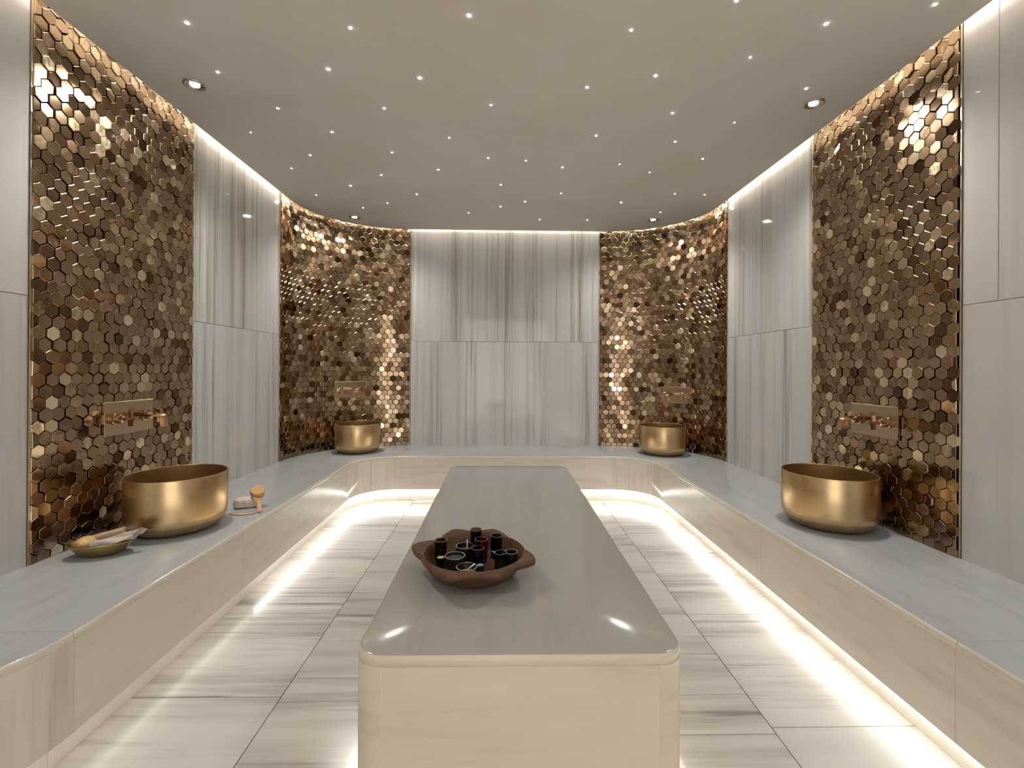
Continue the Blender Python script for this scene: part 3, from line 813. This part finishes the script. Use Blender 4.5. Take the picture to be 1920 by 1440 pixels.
# ------------------------------------------------------------------ brass dish with sponge, soap and linen cloth
DC = Vector((-1.532, 1.805)); da = math.atan2(.056, .217)
dish = obj('brass_dish', MB().lathe([(0, 0), (.040, 0), (.066, .008), (.088, .026), (.106, .050), (.1045, .0515), (.086, .0285), (.064, .011), (.040, .003), (0, .003)], 64, sy=.62), M['brass_dish'], None, True, 50, loc=(DC.x, DC.y, ZB))
dish.rotation_euler.z = da
tag(dish, 'small oval brass dish on the left bench holding sponge, soap and cloth', 'dish')
def inD(u, v, z): return Vector((DC.x+u*math.cos(da)-v*math.sin(da), DC.y+u*math.sin(da)+v*math.cos(da), ZB+z))
# sponge ball of petal-like folds
mb = MB(); rg = []
for i in range(1, 24):
    ph = -PI/2+PI*i/24; row = []
    for j in range(56):
        th = 2*PI*j/56
        f = 1+.06*abs(math.sin(4*th+5*ph))*math.cos(ph)+.06*abs(math.sin(7*th-6*ph))+.05*noise.noise(Vector((math.cos(th)*3, math.sin(th)*3, ph*3)))
        row.append((.031*f*math.cos(ph)*math.cos(th), .029*f*math.cos(ph)*math.sin(th), .024*f*math.sin(ph)))
    rg.append(row)
mb.loft(rg)
sp = obj('bath_sponge', mb, M['sponge'], None, True, 60, loc=inD(-.046, -.004, .049)); tag(sp, 'round tan bath sponge with frilly folds in the brass dish', 'sponge')
# soap bar
def block(lx, ly, lz, b):
    ring = lambda a, c, z: [(x, y, z) for x, y in rr(a, c, min(b*1.4, a*.9, c*.9), 4)]
    return MB().loft([ring(lx-b, ly-b, 0), ring(lx-b*.3, ly-b*.3, b*.3), ring(lx, ly, b), ring(lx, ly, lz-b), ring(lx-b*.3, ly-b*.3, lz-b*.3), ring(lx-b, ly-b, lz)])
sb = obj('soap_bar', block(.052, .016, .034, .004), M['soap'], None, True, 50, loc=inD(.014, .026, .044)); sb.rotation_euler = (0, math.radians(-11), da+math.radians(10))
tag(sb, 'long tan bar of soap lying in the brass dish', 'soap')
# folded linen
CLR = []
for i in range(29):
    u = i/28; cx = -.012+.136*u; cy = -.050+.048*u; cz = .057+.016*u*u
    A = .007+.015*math.sin(min(1, u*1.3)*PI*.5); B = .0040+.0015*math.sin(u*9)+.0075*max(0, u-.7)/.3
    tl = math.radians(38+16*math.sin(u*4))
    row = []
    for k_ in range(36):
        a_ = 2*PI*k_/36; ca, sa = math.cos(a_), math.sin(a_)
        p_ = A*ca; q_ = B*sa*(1+.35*math.sin(p_*260+u*6))+.0035*math.sin(p_*150+u*7)
        row.append((cx+.018*ca*u, cy+p_*math.cos(tl)-q_*math.sin(tl), cz+p_*math.sin(tl)+q_*math.cos(tl)))
    CLR.append(row)
INR = []
for row in reversed(CLR[-8:]):       # the open end shows the inside of the fold
    c_ = sum((Vector(p) for p in row), Vector())/len(row)
    INR.append([tuple(c_+(Vector(p)-c_)*.88) for p in row])
ln = obj('linen_cloth', MB().loft(CLR+INR), M['linen'], None, True, 80, loc=inD(0, 0, 0)); ln.rotation_euler.z = da
tag(ln, 'folded pale linen cloth with dark piping draped over the dish rim', 'cloth')
obj('piping', MB().tube([Vector(p)+Vector((-.003, 0, 0)) for p in CLR[-1][::2]+CLR[-1][:1]], .0010, 6), M['piping'], ln)

# ------------------------------------------------------------------ brush, pumice and stick
ps = MB(); rg = []
for i in range(1, 20):
    ph = -PI/2+PI*i/20; row = []
    for j in range(36):
        th = 2*PI*j/36
        sgn = lambda a: math.copysign(abs(a)**.55, a)
        f = 1+.03*noise.noise(Vector((math.cos(th)*4, math.sin(th)*4, ph*4)))
        row.append((.056*f*sgn(math.cos(ph))*sgn(math.cos(th)), .030*f*sgn(math.cos(ph))*sgn(math.sin(th)), .026*f*sgn(math.sin(ph))))
    rg.append(row)
ps.loft(rg)
pst = obj('pumice_stone', ps, M['stone'], None, True, 60, loc=(-1.315, 2.405, ZB+.0268)); pst.rotation_euler.z = math.radians(24)
tag(pst, 'rounded beige pumice stone under the wooden brush on the left bench', 'stone')
def oval(a, b, n=28): return [(a*math.cos(2*PI*i/n), b*math.sin(2*PI*i/n)) for i in range(n)]
# brush: head rests on the stone, handle comes down to the bench
br = empty('bath_brush', (-1.235, 2.385, ZB+.004), 'wooden round-headed brush leaning on the pumice stone', 'brush')
hd = Vector((-1.262, 2.415, ZB+.072)); he = Vector((-1.196, 2.315, ZB+.0055))
d = (hd-he).normalized(); side = d.cross(Vector((0, 0, 1))).normalized(); upv = side.cross(d).normalized()
def bp_(s, t, u):
    q = he+d*s+side*t+upv*u; return q-br.location
L = (hd-he).length
rings = []
for s, w_, h_ in ((0, .005, .002), (.003, .010, .0035), (.02, .0115, .0042), (.05, .0085, .0042), (L-.070, .0085, .0042), (L-.045, .018, .0042), (L-.026, .028, .0045), (L, .034, .005), (L+.021, .029, .005), (L+.032, .016, .004), (L+.035, .004, .002)):
    rings.append([bp_(s, w_*math.cos(2*PI*k/16), h_*math.sin(2*PI*k/16)) for k in range(16)])
obj('brush_body', MB().loft(rings), M['pale_wood'], br, True, 60)
rings = []
for hgt, f in ((.0045, 1), (.019, 1.06), (.023, 1.0), (.0245, .8)):
    rings.append([bp_(L-.001+.033*f*math.cos(2*PI*k/28)*(1+.02*math.sin(k*5)), .032*f*math.sin(2*PI*k/28)*(1+.02*math.sin(k*7)), hgt) for k in range(28)])
obj('bristle_pad', MB().loft(rings), M['bristle'], br, True, 50, label='dense tan bristle pad')
st = MB(); rings = []
for i in range(15):
    u = i/14; x = -.062+.124*u; y = -.016*math.sin(u*PI); w_ = .0030+.011*math.sin(u*PI)**.6
    rings.append([(x, y+w_*math.cos(2*PI*k/12), .0035+.0034*math.sin(2*PI*k/12)) for k in range(12)])
st.loft(rings)
so = obj('wooden_stick', st, M['pale_wood'], None, True, 60, loc=(-1.272, 2.300, ZB)); so.rotation_euler.z = math.radians(4)
tag(so, 'slim flat curved wooden stick lying in front of the pumice stone', 'stick')
